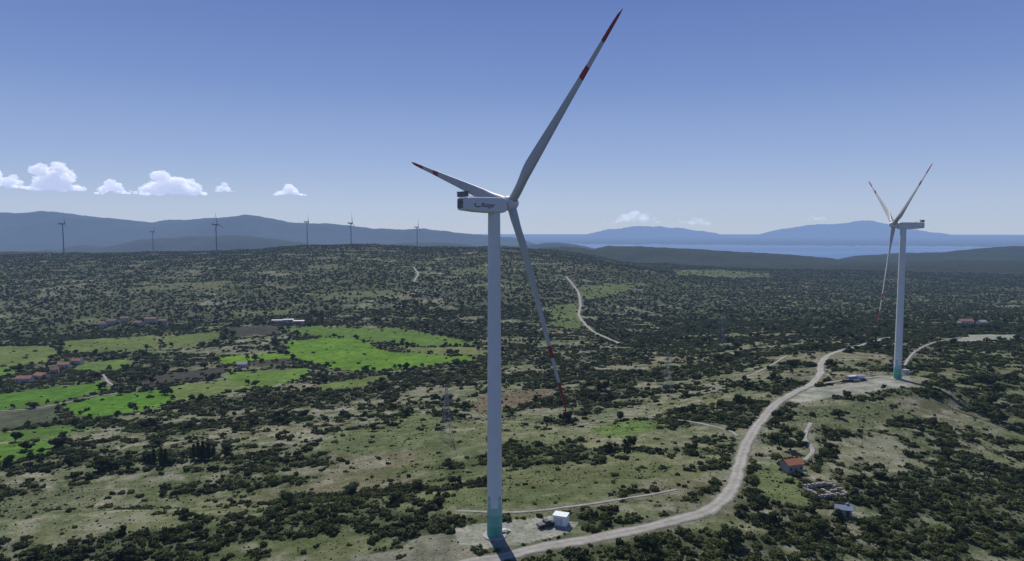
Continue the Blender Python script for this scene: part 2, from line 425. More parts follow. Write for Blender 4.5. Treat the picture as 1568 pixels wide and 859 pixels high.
# ------------------------------------------------------------------ terrain mesh
az = np.concatenate([np.linspace(-64, -40, 34)[:-1], np.linspace(-40, 40, 900), np.linspace(40, 64, 34)[1:]])
rr = np.concatenate([np.geomspace(30, 130, 24)[:-1], np.geomspace(130, 2800, 640)[:-1], np.geomspace(2800, 14000, 170)[:-1], np.geomspace(14000, 95000, 90)])
AZ, RR = np.meshgrid(np.radians(az), rr)
X = (RR*np.sin(AZ)).ravel(); Y = (RR*np.cos(AZ)).ravel()
Z = height(X, Y)
nc = len(az); nr = len(rr)
i = np.arange(nr-1)[:, None]*nc+np.arange(nc-1)[None, :]
Fq = np.stack([i, i+1, i+nc+1, i+nc], -1).reshape(-1, 4)
me = mesh_np('terrain', np.stack([X, Y, Z], 1), Fq, M_ter, True)
veg, fid, bm, vg, rd = cover(X, Y)
g1 = fbm(X, Y, 35, 4, 201); g2 = fbm(X, Y, 9, 3, 211); g3 = fbm(X, Y, 150, 3, 221); g4 = fbm(X, Y, 70, 3, 231)
def blend(a, b, t): return a*(1-t[:, None])+np.asarray(b)*t[:, None]
one = np.ones((len(X), 3))
C = blend(one*np.array((.145,.165,.070)), (.235,.235,.125), sstep(.35, .65, g1))
C = blend(C, (.23,.185,.125), sstep(.52, .68, g4)*.7)
C = blend(C, (.36,.32,.245), sstep(.50, .66, g3*.4+g2*.6)*.75)
C = blend(C, (.075,.088,.042), veg*.78)
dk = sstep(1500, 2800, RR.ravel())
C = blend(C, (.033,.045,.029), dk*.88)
A = .4+.6*sstep(.42, .58, g3)
A = A*(1-.8*dk)
for k, (c, o) in enumerate(fields):
    m = fid == k
    C[m] = np.array(c)*1.35*(.72+.4*g2[m]+.3*(g1[m]-.3))[:, None]; A[m] = .05
C[vg] = np.array((.28,.255,.20))*(.6+.8*g2[vg][:, None]); A[vg] = .5
C[bm] = np.array((.43,.40,.35))*(.7+.6*g2[bm][:, None]); A[bm] = .6
t = (1-sstep(-.5, 3.2, rd+(g2-.5)*5))*.8
C = blend(C, (.27,.25,.20), t)
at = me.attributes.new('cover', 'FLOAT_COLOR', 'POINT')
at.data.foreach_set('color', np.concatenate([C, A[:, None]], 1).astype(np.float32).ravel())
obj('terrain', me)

# ------------------------------------------------------------------ roads
for name, (w, P) in rpaths.items():
    tng = np.gradient(P, axis=0); tng /= np.linalg.norm(tng, axis=1, keepdims=True)+1e-9
    nrm = np.stack([-tng[:, 1], tng[:, 0]], 1); K = 9
    s = np.linspace(-1, 1, K)
    wl = 1+.7*(fbm(P[:, 0], P[:, 1], 5, 3, 3)-.5); wr = 1+.7*(fbm(P[:, 0], P[:, 1], 5, 3, 8)-.5)
    off = np.where(s[None, :] < 0, s[None, :]*wl[:, None], s[None, :]*wr[:, None])*w/2
    V = P[:, None, :]+nrm[:, None, :]*off[..., None]
    x = V[..., 0].ravel(); y = V[..., 1].ravel(); dist = np.hypot(x, y)
    z = height(x, y)+.04+(.03+.0006*dist)*np.clip(1-np.abs(np.tile(s, len(P)))**6, 0, 1)
    n = len(P); i = np.arange(n-1)[:, None]*K+np.arange(K-1)[None, :]
    Fr = np.stack([i, i+K, i+K+1, i+1], -1).reshape(-1, 4)[:, ::-1]
    rm = mesh_np(name, np.stack([x, y, z], 1), Fr, M_road, True)
    a = rm.attributes.new('across', 'FLOAT', 'POINT'); a.data.foreach_set('value', np.tile((s+1)/2, n).astype(np.float32))
    obj(name, rm)

# ------------------------------------------------------------------ sea (with the earth's curvature)
b = MB('sea_water'); b.col((.05,.13,.26)); b.b.inputs['Specular IOR Level'].default_value = .5
mp = b.n('ShaderNodeMapping'); mp.inputs['Scale'].default_value = (.12, 1, 1); g = b.n('ShaderNodeNewGeometry'); b.link(g.outputs['Position'], mp.inputs['Vector'])
f = b.noise(.0012, 5, .6, mp.outputs[0]); b.link(b.ramp(f, [(.35, (.14,.14,.14)), (.65, (.40,.40,.40))]), b.b.inputs['Roughness'])
b.bump(b.noise(.05, 4), 1.0, 3)
ra = np.geomspace(2500, 90000, 120); aa = np.radians(np.linspace(-64, 64, 90)); AA, RA = np.meshgrid(aa, ra)
x = (RA*np.sin(AA)).ravel(); y = (RA*np.cos(AA)).ravel(); z = SEA-(x*x+y*y)/(2*6.371e6*1.14)
i = np.arange(119)[:, None]*90+np.arange(89)[None, :]
obj('sea', mesh_np('sea', np.stack([x, y, z], 1), np.stack([i, i+1, i+91, i+90], -1).reshape(-1, 4), b.m, True))

# ------------------------------------------------------------------ vegetation
def rnd_quads(rng, cen, rad, n, size, up=.3, shell=.55):
    """leaf-clump cards spread through a squashed ball"""
    d = rng.normal(size=(n, 3)); d /= np.linalg.norm(d, axis=1, keepdims=True)
    d[:, 2] = np.where(d[:, 2] < -.35, -d[:, 2], d[:, 2])
    r = (shell+(1-shell)*rng.random(n)**.6)
    p = np.array(cen)+d*r[:, None]*np.array(rad)
    nn = d+rng.normal(size=(n, 3))*.6; nn[:, 2] += up; nn /= np.linalg.norm(nn, axis=1, keepdims=True)
    t = np.cross(nn, rng.normal(size=(n, 3))); t /= np.linalg.norm(t, axis=1, keepdims=True); bt = np.cross(nn, t)
    s = size*(.6+.8*rng.random(n))[:, None]
    q = np.stack([p-t*s-bt*s*.6, p+t*s-bt*s*.7, p+t*s*.8+bt*s*.8, p-t*s*.7+bt*s*.6], 1)
    return q.reshape(-1, 3), np.arange(4*n).reshape(-1, 4)
def build_plant(name, lobes, nper, size, mat, seed, trunk=None):
    rng = np.random.default_rng(seed); V = []; Fs = []; off = 0
    for c, r in lobes:
        v, f = rnd_quads(rng, c, r, nper, size); V.append(v); Fs.append(f+off); off += len(v)
        # dense inner mass
        a = np.linspace(0, 2*np.pi, 7)[:-1]; ring = []
        for lz, lr in ((-.75, .45), (-.2, .78), (.35, .68), (.72, .3)):
            jit = .75+.5*rng.random(6)
            ring.append(np.stack([c[0]+np.cos(a)*lr*jit*r[0]*.85, c[1]+np.sin(a)*lr*jit*r[1]*.85, np.full(6, c[2]+lz*r[2]*.85)], 1))
        rg = np.concatenate(ring); k = []
        for q in range(3):
            for s in range(6): k.append([q*6+s, q*6+(s+1) % 6, (q+1)*6+(s+1) % 6, (q+1)*6+s])
        k += [[18,19,20,21],[18,21,22,23]]
        V.append(rg); Fs.append(np.array(k)+off); off += len(rg)
    nf = sum(len(f) for f in Fs)
    mats = [mat]
    if trunk:
        G = Geo()
        for a_, b_, r0, r1 in trunk: G.cyl(a_, b_, r0, r1, 6)
        quads = [f for f in G.f if len(f) == 4]
        V.append(np.array(G.v)); Fs.append(np.array(quads)+off); mats.append(M_bark)
    me = mesh_np(name, np.concatenate(V), np.concatenate(Fs), None)
    for m in mats: me.materials.append(m)
    if trunk:
        mi = np.zeros(len(me.polygons), np.int32); mi[nf:] = 1; me.polygons.foreach_set('material_index', mi)
    return me
def lib(name, meshes):
    c = bpy.data.collections.new(name)
    for k, me in enumerate(meshes):
        o = bpy.data.objects.new('%s_%02d' % (name, k), me); c.objects.link(o)
    return c
bushes = []
for k in range(6):
    rng = random.Random(k)
    lob = [((0, 0, .34), (.6, .55, .42))]
    for j in range(4+k % 3):
        t = rng.random()*6.28; d = .35+.5*rng.random(); h = .25+.2*rng.random()
        lob.append(((math.cos(t)*d, math.sin(t)*d, h*.7), (.25+.25*rng.random(), .25+.25*rng.random(), h)))
    bushes.append(build_plant('bush%d' % k, lob, 34, .12, M_leaf, k))
small = []
for k in range(4):
    rng = random.Random(50+k); lob = []
    for j in range(3):
        t = rng.random()*6.28; d = .5*rng.random(); lob.append(((math.cos(t)*d, math.sin(t)*d, .26), (.42, .42, .36)))
    small.append(build_plant('sbush%d' % k, lob, 9, .22, M_leaf, 90+k))
def treemesh(k, H=1.0, npl=60):
    rng = random.Random(200+k); lob = []; tr = [((0, 0, -.1), (.02, .0, .3), .045, .03)]
    for j in range(11):
        t = rng.random()*6.28; d = .12+.36*rng.random(); h = .26+.42*rng.random(); r = .14+.12*rng.random()
        p = (math.cos(t)*d, math.sin(t)*d, h); lob.append((p, (r, r, r*.8)))
        tr.append(((.02, 0, .18+.1*rng.random()), p, .02, .008))
    lob.append(((.05, 0, .62), (.24, .24, .2)))
    return build_plant('tree%d' % k, lob, npl, .035, M_tree, 300+k, tr)
trees = [treemesh(k) for k in range(4)]
cyp = build_plant('cypress', [((0,0,.18),(.11,.11,.16)),((.01,0,.38),(.13,.12,.2)),((0,.01,.6),(.10,.10,.2)),((0,0,.82),(.05,.05,.16))], 70, .03, M_tree, 9, [((0,0,-.05),(0,0,.3),.03,.02)])
L_b = lib('bush_variants', bushes); L_s = lib('small_bush_variants', small); L_t = lib('tree_variants', trees)

def scatter(name, pts, scl, coll, seed=0, zs=None):
    n = len(pts); me = bpy.data.meshes.new(name); me.vertices.add(n); me.vertices.foreach_set('co', pts.astype(np.float32).ravel())
    rng = np.random.default_rng(seed)
    sv = np.stack([scl*(.8+.4*rng.random(n)), scl*(.8+.4*rng.random(n)), scl*(.75+.5*rng.random(n))], 1).astype(np.float32)
    a = me.attributes.new('scl', 'FLOAT_VECTOR', 'POINT'); a.data.foreach_set('vector', sv.ravel())
    rot = np.zeros((n, 3), np.float32); rot[:, 2] = rng.random(n)*6.283
    a = me.attributes.new('rot', 'FLOAT_VECTOR', 'POINT'); a.data.foreach_set('vector', rot.ravel())
    nv = len(coll.objects)
    a = me.attributes.new('vid', 'INT', 'POINT'); a.data.foreach_set('value', rng.integers(0, nv, n).astype(np.int32))
    o = obj(name, me)
    ng = bpy.data.node_groups.new(name+'_gn', 'GeometryNodeTree')
    ng.interface.new_socket('Geometry', in_out='INPUT', socket_type='NodeSocketGeometry'); ng.interface.new_socket('Geometry', in_out='OUTPUT', socket_type='NodeSocketGeometry')
    N = ng.nodes; L = ng.links; gi = N.new('NodeGroupInput'); go = N.new('NodeGroupOutput')
    ip = N.new('GeometryNodeInstanceOnPoints'); ci = N.new('GeometryNodeCollectionInfo'); ci.inputs['Collection'].default_value = coll
    ci.inputs['Separate Children'].default_value = True; ci.inputs['Reset Children'].default_value = True
    def att(nm, ty):
        q = N.new('GeometryNodeInputNamedAttribute'); q.data_type = ty; q.inputs['Name'].default_value = nm; return q.outputs[0]
    L.new(gi.outputs[0], ip.inputs['Points']); L.new(ci.outputs[0], ip.inputs['Instance']); ip.inputs['Pick Instance'].default_value = True
    L.new(att('vid', 'INT'), ip.inputs['Instance Index']); L.new(att('rot', 'FLOAT_VECTOR'), ip.inputs['Rotation']); L.new(att('scl', 'FLOAT_VECTOR'), ip.inputs['Scale'])
    L.new(ip.outputs[0], go.inputs[0])
    md = o.modifiers.new('scatter', 'NODES'); md.node_group = ng
    return o
def sector(rng, n, r0, r1, a=42):
    r = np.sqrt(rng.random(n)*(r1*r1-r0*r0)+r0*r0); t = np.radians(rng.uniform(-a, a, n)); return r*np.sin(t), r*np.cos(t)
def place(seed, n, r0, r1, smin, smax, dens_in=.95, dens_out=.08, infield=.01):
    rng = np.random.default_rng(seed); x, y = sector(rng, n, r0, r1)
    veg, fid, bm, vg, rd = cover(x, y)
    p = dens_out+(dens_in-dens_out)*veg
    p = np.where(fid >= 0, infield*(1+5*(fid >= NF)), p); p = np.where(vg, .05, p); p = np.where(bm, .0, p)
    s = smin+(smax-smin)*rng.random(n)**2.6*(.5+.5*veg)
    p = np.where(rd < s*.6+.3, 0, p)
    for t in (T1, T2): p = np.where(np.hypot(x-t[0], y-t[1]) < 9, 0, p)
    k = rng.random(n) < p
    x, y, s = x[k], y[k], s[k]; z = height(x, y)-.08*s
    return np.stack([x, y, z], 1), s
P_, S_ = place(1, 34000, 110, 420, .5, 2.4, .97, .045); scatter('scrub_bushes', P_, S_, L_b, 1)
P_, S_ = place(2, 50000, 110, 520, .25, .8, .75, .32, .12); scatter('low_shrubs', P_, S_, L_s, 2)
P_, S_ = place(3, 66000, 420, 1000, .9, 3.0, .97, .07, .012); scatter('scrub_bushes.001', P_, S_, L_b, 3)
P_, S_ = place(4, 120000, 1000, 2600, 1.6, 4.8, .97, .10, .03); scatter('distant_scrub', P_, S_, L_s, 4)
# hedgerow / orchard trees around the valley fields
rng = np.random.default_rng(5); tp = []
for k, (c, o) in enumerate(fields[:NF]):
    cl = np.vstack([o, o[:1]])
    for a, b_ in zip(cl[:-1], cl[1:]):
        L_ = np.linalg.norm(b_-a); m = int(L_/8)
        for q in range(m):
            if rng.random() < .42: tp.append(a+(b_-a)*rng.random()+rng.normal(size=2)*2.5)
x, y = sector(rng, 6200, 330, 1150); v, fi, bb, vv, rd = cover(x, y)
k = (rng.random(len(x)) < np.where(fi >= 0, .012, .04+.28*v)) & (rd > 3) & ~bb
tp = np.vstack([np.array(tp), np.stack([x[k], y[k]], 1)])
x, y = sector(rng, 1500, 190, 420); v, fi, bb, vv, rd = cover(x, y)
k = (rng.random(len(x)) < np.where(fi >= 0, 0, .20*v)) & (rd > 4) & ~bb & ~vv
tp = np.vstack([tp, np.stack([x[k], y[k]], 1)])
ts = 2.8+4.0*rng.random(len(tp))**1.8
scatter('valley_trees', np.stack([tp[:, 0], tp[:, 1], height(tp[:, 0], tp[:, 1])-.2], 1), ts, L_t, 6)
# individual trees
def solo(name, me, bx, by, h, wid=1.0):
    p = spot(bx, by); z = float(height(p[:1], p[1:])[0])
    o = obj(name, me, loc=(p[0], p[1], z-.15)); o.scale = (h*wid, h*wid, h); o.rotation_euler = (0, 0, random.random()*6.28); return o
for bx, by, h in [(297,702,7),(304,703,8),(311,702,8.5),(319,703,8),(327,701,6.5),(236,710,7),(247,712,8.5),(254,711,7.5)]: solo('cypress_tree', cyp, bx, by, h, 1.5)
for k, (bx, by, h) in enumerate([(262,708,6),(228,706,5.5),(150,722,7),(162,718,6.5),(176,716,5),(195,718,5),(570,660,5),(713,627,6),(990,842,5),(1125,835,6),(1528,600,7),(1510,585,6),(1285,640,5),(1210,690,6),(1222,676,6),(1205,665,5),(700,560,7),(350,690,5),(40,690,6),(1180,805,5)]):
    solo('oak_tree', trees[k % 4], bx, by, h, 1.15)

# ------------------------------------------------------------------ wind turbines
def blade_mesh(L, mats, seg=34, n=18):
    G = Geo(); rings = []; zs = []
    for k in range(seg+1):
        s = k/seg; z = 1.2+(L-1.2)*s; zs.append(z/L)
        circ = 1-sstep(.03, .17, s)
        chord = float(np.interp(s, [0, .04, .10, .19, .3, .5, .75, .93, .985, 1], [2.3, 2.3, 2.5, 3.3, 2.95, 2.2, 1.4, 1.0, .65, .15]))
        th = float(np.interp(s, [0, .05, .19, .4, 1], [1, .95, .33, .20, .13]))
        tw = -R(float(np.interp(s, [0, .2, .5, 1], [10, 8, 4, 1])))
        ring = []
        for i in range(n):
            a = 2*math.pi*i/n; c0 = .5*math.cos(a); t0 = .5*math.sin(a)*th
            cx = c0*circ+(c0+.22)*(1-circ); cy = t0*circ+t0*(.55+.75*(.5-c0))*(1-circ)
            px = cx*chord; py = cy*chord
            # chord lies close to the rotor plane (local Y), thickness along the axis (local X)
            X_ = -py*math.cos(tw)+px*math.sin(tw); Y_ = px*math.cos(tw)+py*math.sin(tw)
            ring.append((X_+.2*s*s, Y_, z))
        rings.append(ring)
    def mm(a):
        f = (zs[a]+zs[a+1])/2
        return 1 if (.675 < f < .755 or f > .865) else 0
    G.rings(rings, mm); return G.mesh('blade', mats, True)
BL = {}
def nacelle_mesh(white):
    G = Geo(); rings = []
    for x, w, h0, h1, e in [(-10.2, 1.45, .75, 3.45, .35), (-9.9, 1.62, .5, 3.6, .3), (-6, 1.8, .12, 3.78, .28), (-2.2, 1.88, -.05, 3.85, .28), (1.2, 1.88, -.05, 3.85, .28), (2.4, 1.75, .1, 3.7, .35), (3.1, 1.45, .4, 3.4, .5)]:
        c = (h0+h1)/2; hh = (h1-h0)/2; ring = []
        for i in range(28):
            a = 2*math.pi*i/28; ca, sa = math.cos(a), math.sin(a)
            ring.append((x, math.copysign(abs(ca)**e, ca)*w, c+math.copysign(abs(sa)**e, sa)*hh))
        rings.append(ring)
    G.rings(rings, 0)
    # roof cooler with louvres at the tail
    G.box((-9.5, 0, 4.35), (1.1, 3.3, 1.15), 1)
    for k in range(5): G.box((-9.5, 0, 3.98+k*.24), (1.35, 3.45, .06), 0)
    G.box((-9.5, 0, 4.98), (1.5, 3.6, .1), 1)
    for k in range(7): G.box((-10.27, 0, 1.1+k*.32), (.12, 2.3, .2), 1)
    G.box((-6.2, .3, 3.85), (1.6, 1.2, .18), 0); G.cyl((-8.2, .8, 3.7), (-8.2, .8, 5.6), .04, .04, 6, 1); G.cyl((-8.2, -.8, 3.7), (-8.2, -.8, 5.2), .04, .04, 6, 1)
    return G.mesh('nacelle', [white, M_dark])
def hub_mesh(white):
    G = Geo(); rings = []
    for x, r in [(-1.9, 1.3), (-1.6, 1.75), (-.6, 1.95), (.5, 1.9), (1.3, 1.55), (1.9, 1.0), (2.25, .45), (2.35, .05)]:
        rings.append([(x, r*math.cos(2*math.pi*i/28), r*math.sin(2*math.pi*i/28)) for i in range(28)])
    G.rings(rings, 0)
    return G.mesh('hub', [white], True)
def tower_mesh(Hh, white, teal=True, n=48, rb=2.02, rt=1.55):
    G = Geo(); rng = random.Random(3); zs = list(np.arange(0, 12.01, 1.0))+list(np.arange(14, Hh, 3.0))+[Hh]
    lim = {}
    for b_ in range(12):
        lim[b_] = 7+rng.random()*4.5
    rings = []
    for z in zs:
        r = rb+(rt-rb)*(z/Hh); rings.append([(r*math.cos(2*math.pi*i/n), r*math.sin(2*math.pi*i/n), z) for i in range(n)])
    for rg in rings: G.v += rg
    for a in range(len(rings)-1):
        for i in range(n):
            j = (i+1) % n; G.f.append([a*n+i, a*n+j, (a+1)*n+j, (a+1)*n+i]); zc = (zs[a]+zs[a+1])/2; m = 0
            if teal:
                l = lim[(i//4)]
                if zc < l: m = 1+min(3, int(4*zc/11.5))
                if zc < l and zc > l-1.2: m = 3
            G.m.append(m)
    for z in (Hh*.27, Hh*.53, Hh*.78):
        r = rb+(rt-rb)*(z/Hh)+.03; G.rings([[(r*math.cos(2*math.pi*i/n), r*math.sin(2*math.pi*i/n), zz) for i in range(n)] for zz in (z-.08, z+.08)], 0)
    me = G.mesh('tower', [white]+M_teal, False)
    me.polygons.foreach_set('use_smooth', [True]*len(me.polygons)); return me
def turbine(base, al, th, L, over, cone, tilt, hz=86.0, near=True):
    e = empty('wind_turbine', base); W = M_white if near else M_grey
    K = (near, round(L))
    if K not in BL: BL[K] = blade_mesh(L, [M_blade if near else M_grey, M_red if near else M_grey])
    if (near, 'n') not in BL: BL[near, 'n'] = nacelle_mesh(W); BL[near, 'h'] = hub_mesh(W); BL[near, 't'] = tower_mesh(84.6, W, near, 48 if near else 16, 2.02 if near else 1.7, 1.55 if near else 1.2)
    obj('tower', BL[near, 't'], e)
    Rz = Matrix.Rotation(al, 4, 'Z'); Tl = Matrix.Rotation(-tilt, 4, 'Y')
    obj('nacelle', BL[near, 'n'], e, mtx=Matrix.Translation((0, 0, hz-1.5))@Rz)
    H = Matrix.Translation((0, 0, hz))@Rz@Tl@Matrix.Translation((over, 0, .6))
    obj('hub', BL[near, 'h'], e, mtx=H)
    for k in range(3):
        obj('blade_%d' % (k+1), BL[K], e, mtx=H@Matrix.Rotation(th+k*2*math.pi/3, 4, 'X')@Matrix.Rotation(cone, 4, 'Y'))
    if near:
        G = Geo(); G.cyl((0,0,-1.0), (0,0,.22), 3.4, 3.1, 40, 0); 
        obj('foundation', G.mesh('foundation', [M_conc]), e)
        G = Geo(); G.box((.3,-2.03,2.6), (1.0,.12,2.2), 0); G.box((.3,-2.9,.85), (1.2,1.6,.12), 1)
        for k in range(4): G.box((.3,-3.85-k*.28,.75-k*.17), (1.1,.28,.06), 1)
        for sx in (-.28, .88):
            G.beam((sx,-2.2,1.9), (sx,-3.7,1.9), .05, 1); G.beam((sx,-3.7,1.9), (sx,-4.8,1.1), .05, 1); G.beam((sx,-3.7,.3), (sx,-3.7,1.9), .05, 1)
        d = obj('door_and_steps', G.mesh('door', [M_steel, M_steel]), e); d.rotation_euler = (0, 0, R(120))
        cu = bpy.data.curves.new('lettering', 'FONT'); cu.body = 'Rüzgar'; cu.size = 1.5; cu.shear = .3; cu.extrude = .01; cu.materials.append(M_logo)
        obj('lettering', cu, e, mtx=Matrix.Translation((0, 0, hz-1.5))@Rz@Matrix.Translation((-5.4, -1.93, 1.35))@Matrix.Rotation(R(90), 4, 'X'))
        G = Geo()
        for k in range(8):
            a0 = 2.3+k*.42; a1 = a0+.42
            G.face([(-6.3+.95*math.cos(a0), -1.92, 1.85+.6*math.sin(a0)), (-6.3+.95*math.cos(a1), -1.92, 1.85+.6*math.sin(a1)), (-6.3+.75*math.cos(a1), -1.92, 1.85+.42*math.sin(a1)), (-6.3+.75*math.cos(a0), -1.92, 1.85+.42*math.sin(a0))])
        obj('emblem', G.mesh('emblem', [M_logo]), e, mtx=Matrix.Translation((0, 0, hz-1.5))@Rz)
    return e
turbine(T1, .657, .792, 55.6, 5.386, .041, .086, 85.8)
turbine(T2, 2.95, 1.067, 56.8, 5.1, .028, .087, 85.6)
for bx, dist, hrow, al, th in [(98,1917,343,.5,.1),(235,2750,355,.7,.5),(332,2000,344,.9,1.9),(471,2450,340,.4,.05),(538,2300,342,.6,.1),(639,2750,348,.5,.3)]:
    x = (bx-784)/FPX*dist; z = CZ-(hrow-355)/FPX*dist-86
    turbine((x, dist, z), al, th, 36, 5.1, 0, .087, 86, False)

# ------------------------------------------------------------------ buildings and other objects
def ground_z(p): return float(height(np.array([p[0]]), np.array([p[1]]))[0])
def house(name, bx, by, w, d, h, roofh, rz=0, wall=None, roof=None, nwin=3):
    p = spot(bx, by); e = empty(name, (p[0], p[1], ground_z(p)-.1), rz); wall = wall or M_plaster; roof = roof or M_tile
    G = Geo(); G.box((0, 0, h/2-.5), (w, d, h+1))
    for s in (-1, 1): G.face([(s*w/2, -s*d/2, h), (s*w/2, s*d/2, h), (s*w/2, 0, h+roofh)])
    obj('walls', G.mesh('walls', [wall]), e)
    G = Geo(); o = .4
    for s in (-1, 1):
        q = [(-w/2-o, s*(d/2+o), h-roofh*o/(d/2)), (w/2+o, s*(d/2+o), h-roofh*o/(d/2)), (w/2+o, 0, h+roofh), (-w/2-o, 0, h+roofh)]
        G.face([(a, b_, c+.05) for a, b_, c in q]); G.face([(a, b_, c+.2) for a, b_, c in q][::-1])
        G.face([(q[0][0], q[0][1], q[0][2]+.05), (q[1][0], q[1][1], q[1][2]+.05), (q[1][0], q[1][1], q[1][2]+.2), (q[0][0], q[0][1], q[0][2]+.2)])
    G.box((w*.25, d*.15, h+roofh*.8), (.7, .7, 1.6))
    obj('roof', G.mesh('roof', [roof]), e)
    G = Geo()
    for k in range(nwin):
        xx = -w/2+(k+.5)*w/nwin
        if k == nwin//2: continue
        for s in (-1, 1): G.box((xx, s*(d/2+.01), h*.58), (.9, .06, 1.1))
    obj('windows', G.mesh('windows', [M_glass]), e)
    G = Geo(); G.box((-w/2+(nwin//2+.5)*w/nwin, -d/2-.02, 1.0), (1.0, .08, 2.1)); obj('door', G.mesh('door', [M_bark]), e)
    return e
house('stone_house', 1212, 722, 6.2, 4.6, 3.4, 1.2, .3, M_stone, simple('orange_tiles', (.36,.15,.08), .9, .25, 2))
house('garden_shed', 1291, 788, 4.2, 3.0, 2.2, .7, -.3, M_conc, simple('tin_sheet', (.22,.26,.32), .6), 2)
for bx, by, w, d, rz in [(38,585,11,7,.15),(64,580,10,7,-.25),(98,563,9,7,.3),(119,557,9,6,-.1),(84,571,6,5,.5)]:
    house('village_house', bx, by, w, d, 3.6, 1.7, rz)
M_oldp = simple('old_plaster', (.42,.35,.29), .9)
M_oldt = simple('old_tiles', (.22,.14,.10), .9)
for bx, by, w, d, rz in [(172,497,11,9,.1),(191,493,10,8,.4),(213,500,10,8,-.2),(232,494,15,9,0),(250,497,9,8,.3),(158,502,8,7,.2)]:
    house('village_house', bx, by, w, d, 5.8, 1.8, rz, M_oldp, M_oldt)
house('farmhouse', 1478, 496, 15, 8, 4, 2, 0); house('farmhouse', 1503, 497, 9, 7, 3.5, 1.8, .2, M_plaster, M_conc)
house('farmhouse', 372, 562, 8, 6, 3.2, 1.6, 0, M_plaster, M_conc)
for bx, by in [(425,493),(442,492),(458,494)]:
    p = spot(bx, by); e = empty('greenhouse', (p[0], p[1], ground_z(p)), .1); G = Geo()
    rings = [[(xx, 4*math.cos(math.pi*i/10), 3.0*math.sin(math.pi*i/10)+.3) for i in range(11)]+[(xx, -4, -.5), (xx, 4, -.5)] for xx in (-7, -3.5, 0, 3.5, 7)]
    G.rings(rings, 0); obj('cover', G.mesh('cover', [simple('greenhouse_film', (.35,.35,.35), .4)]), e)
    G = Geo()
    for xx in (-7.05, -3.5, 0, 3.5, 7.05):
        for i in range(10): G.beam((xx, 4.05*math.cos(math.pi*i/10), 3.05*math.sin(math.pi*i/10)+.3), (xx, 4.05*math.cos(math.pi*(i+1)/10), 3.05*math.sin(math.pi*(i+1)/10)+.3), .1)
    obj('hoops', G.mesh('hoops', [M_steel]), e)
# ruined stone enclosure
p = spot(1263, 756); e = empty('stone_ruin', (p[0], p[1], ground_z(p)), .25); G = Geo(); rg = random.Random(4)
def wallrun(a, b_, h):
    a = Vector(a); b_ = Vector(b_); n = int((b_-a).length/.7)
    for k in range(n):
        c = a+(b_-a)*((k+.5)/n); hh = h*(.6+.5*rg.random())
        G.box((c.x+rg.uniform(-.08,.08), c.y+rg.uniform(-.08,.08), hh/2-.4), (.85+.2*rg.random(), .75+.2*rg.random(), hh+.8), 0, Matrix.Rotation(rg.uniform(-.2,.2), 3, 'Z'))
for a, b_, h in [((-5,-3.6,0),(5,-3.6,0),1.4),((5,-3.6,0),(5,3.6,0),1.8),((5,3.6,0),(-5,3.6,0),2.2),((-5,3.6,0),(-5,-3.6,0),1.7),((0,-3.6,0),(0,3.6,0),1.3),((0,0,0),(5,0,0),1.1)]: wallrun(a, b_, h)
obj('walls', G.mesh('walls', [M_stone]), e)
# transformer kiosk on the first pad
p = spot(859, 803); e = empty('transformer_kiosk', (p[0], p[1], ground_z(p)), -.35)
G = Geo(); G.box((0,0,.1), (4.2,3.4,.3), 1); G.box((0,0,1.5), (3.7,2.9,2.6), 0); G.box((0,0,2.88), (4.0,3.2,.18), 0)
obj('body', G.mesh('body', [simple('kiosk_paint', (.78,.78,.74), .6, .06), M_conc]), e)
G = Geo(); G.box((-.8,-1.47,1.35), (1.0,.06,2.0), 0); G.box((.4,-1.47,1.35), (1.0,.06,2.0), 0)
for k in range(5): G.box((-1.87,0,1.0+k*.22), (.06,1.2,.1), 0)
obj('doors_and_vents', G.mesh('doors', [simple('kiosk_door', (.55,.56,.55))]), e)
p = spot(1386, 573); e = empty('transformer_kiosk', (p[0], p[1], ground_z(p)), .2)
G = Geo(); G.box((0,0,1.3), (3.2,2.6,2.6), 0); G.box((0,0,2.68), (3.5,2.9,.16), 1); G.box((0,-1.32,1.2), (1.2,.06,2.0), 1); obj('body', G.mesh('body', [simple('kiosk_paint2', (.5,.52,.52)), M_conc]), e)
# pickup
p = spot(836, 806); e = empty('pickup_truck', (p[0], p[1], ground_z(p)), .5)
G = Geo(); prof = [(-2.5,.45),(-2.5,1.05),(-.7,1.1),(-.45,1.75),(.75,1.75),(1.35,1.12),(2.4,1.0),(2.55,.5)]
for s in (-1, 1):
    G.face([(a, s*.9, b_) for a, b_ in (prof if s < 0 else prof[::-1])], 0)
for k in range(8):
    a, b_ = prof[k], prof[(k+1) % 8]; G.face([(a[0],.9,a[1]), (b_[0],.9,b_[1]), (b_[0],-.9,b_[1]), (a[0],-.9,a[1])], 1 if k in (2,4) else 0)
for s in (-1, 1): G.box((.15, s*.905, 1.42), (1.0, .03, .42), 1)
obj('body', G.mesh('body', [M_car, M_glass]), e)
G = Geo()
for sx in (-1.55, 1.6):
    for s in (-1, 1): G.cyl((sx, s*.75, .38), (sx, s*.97, .38), .38, .38, 16)
obj('wheels', G.mesh('wheels', [M_tyre]), e)
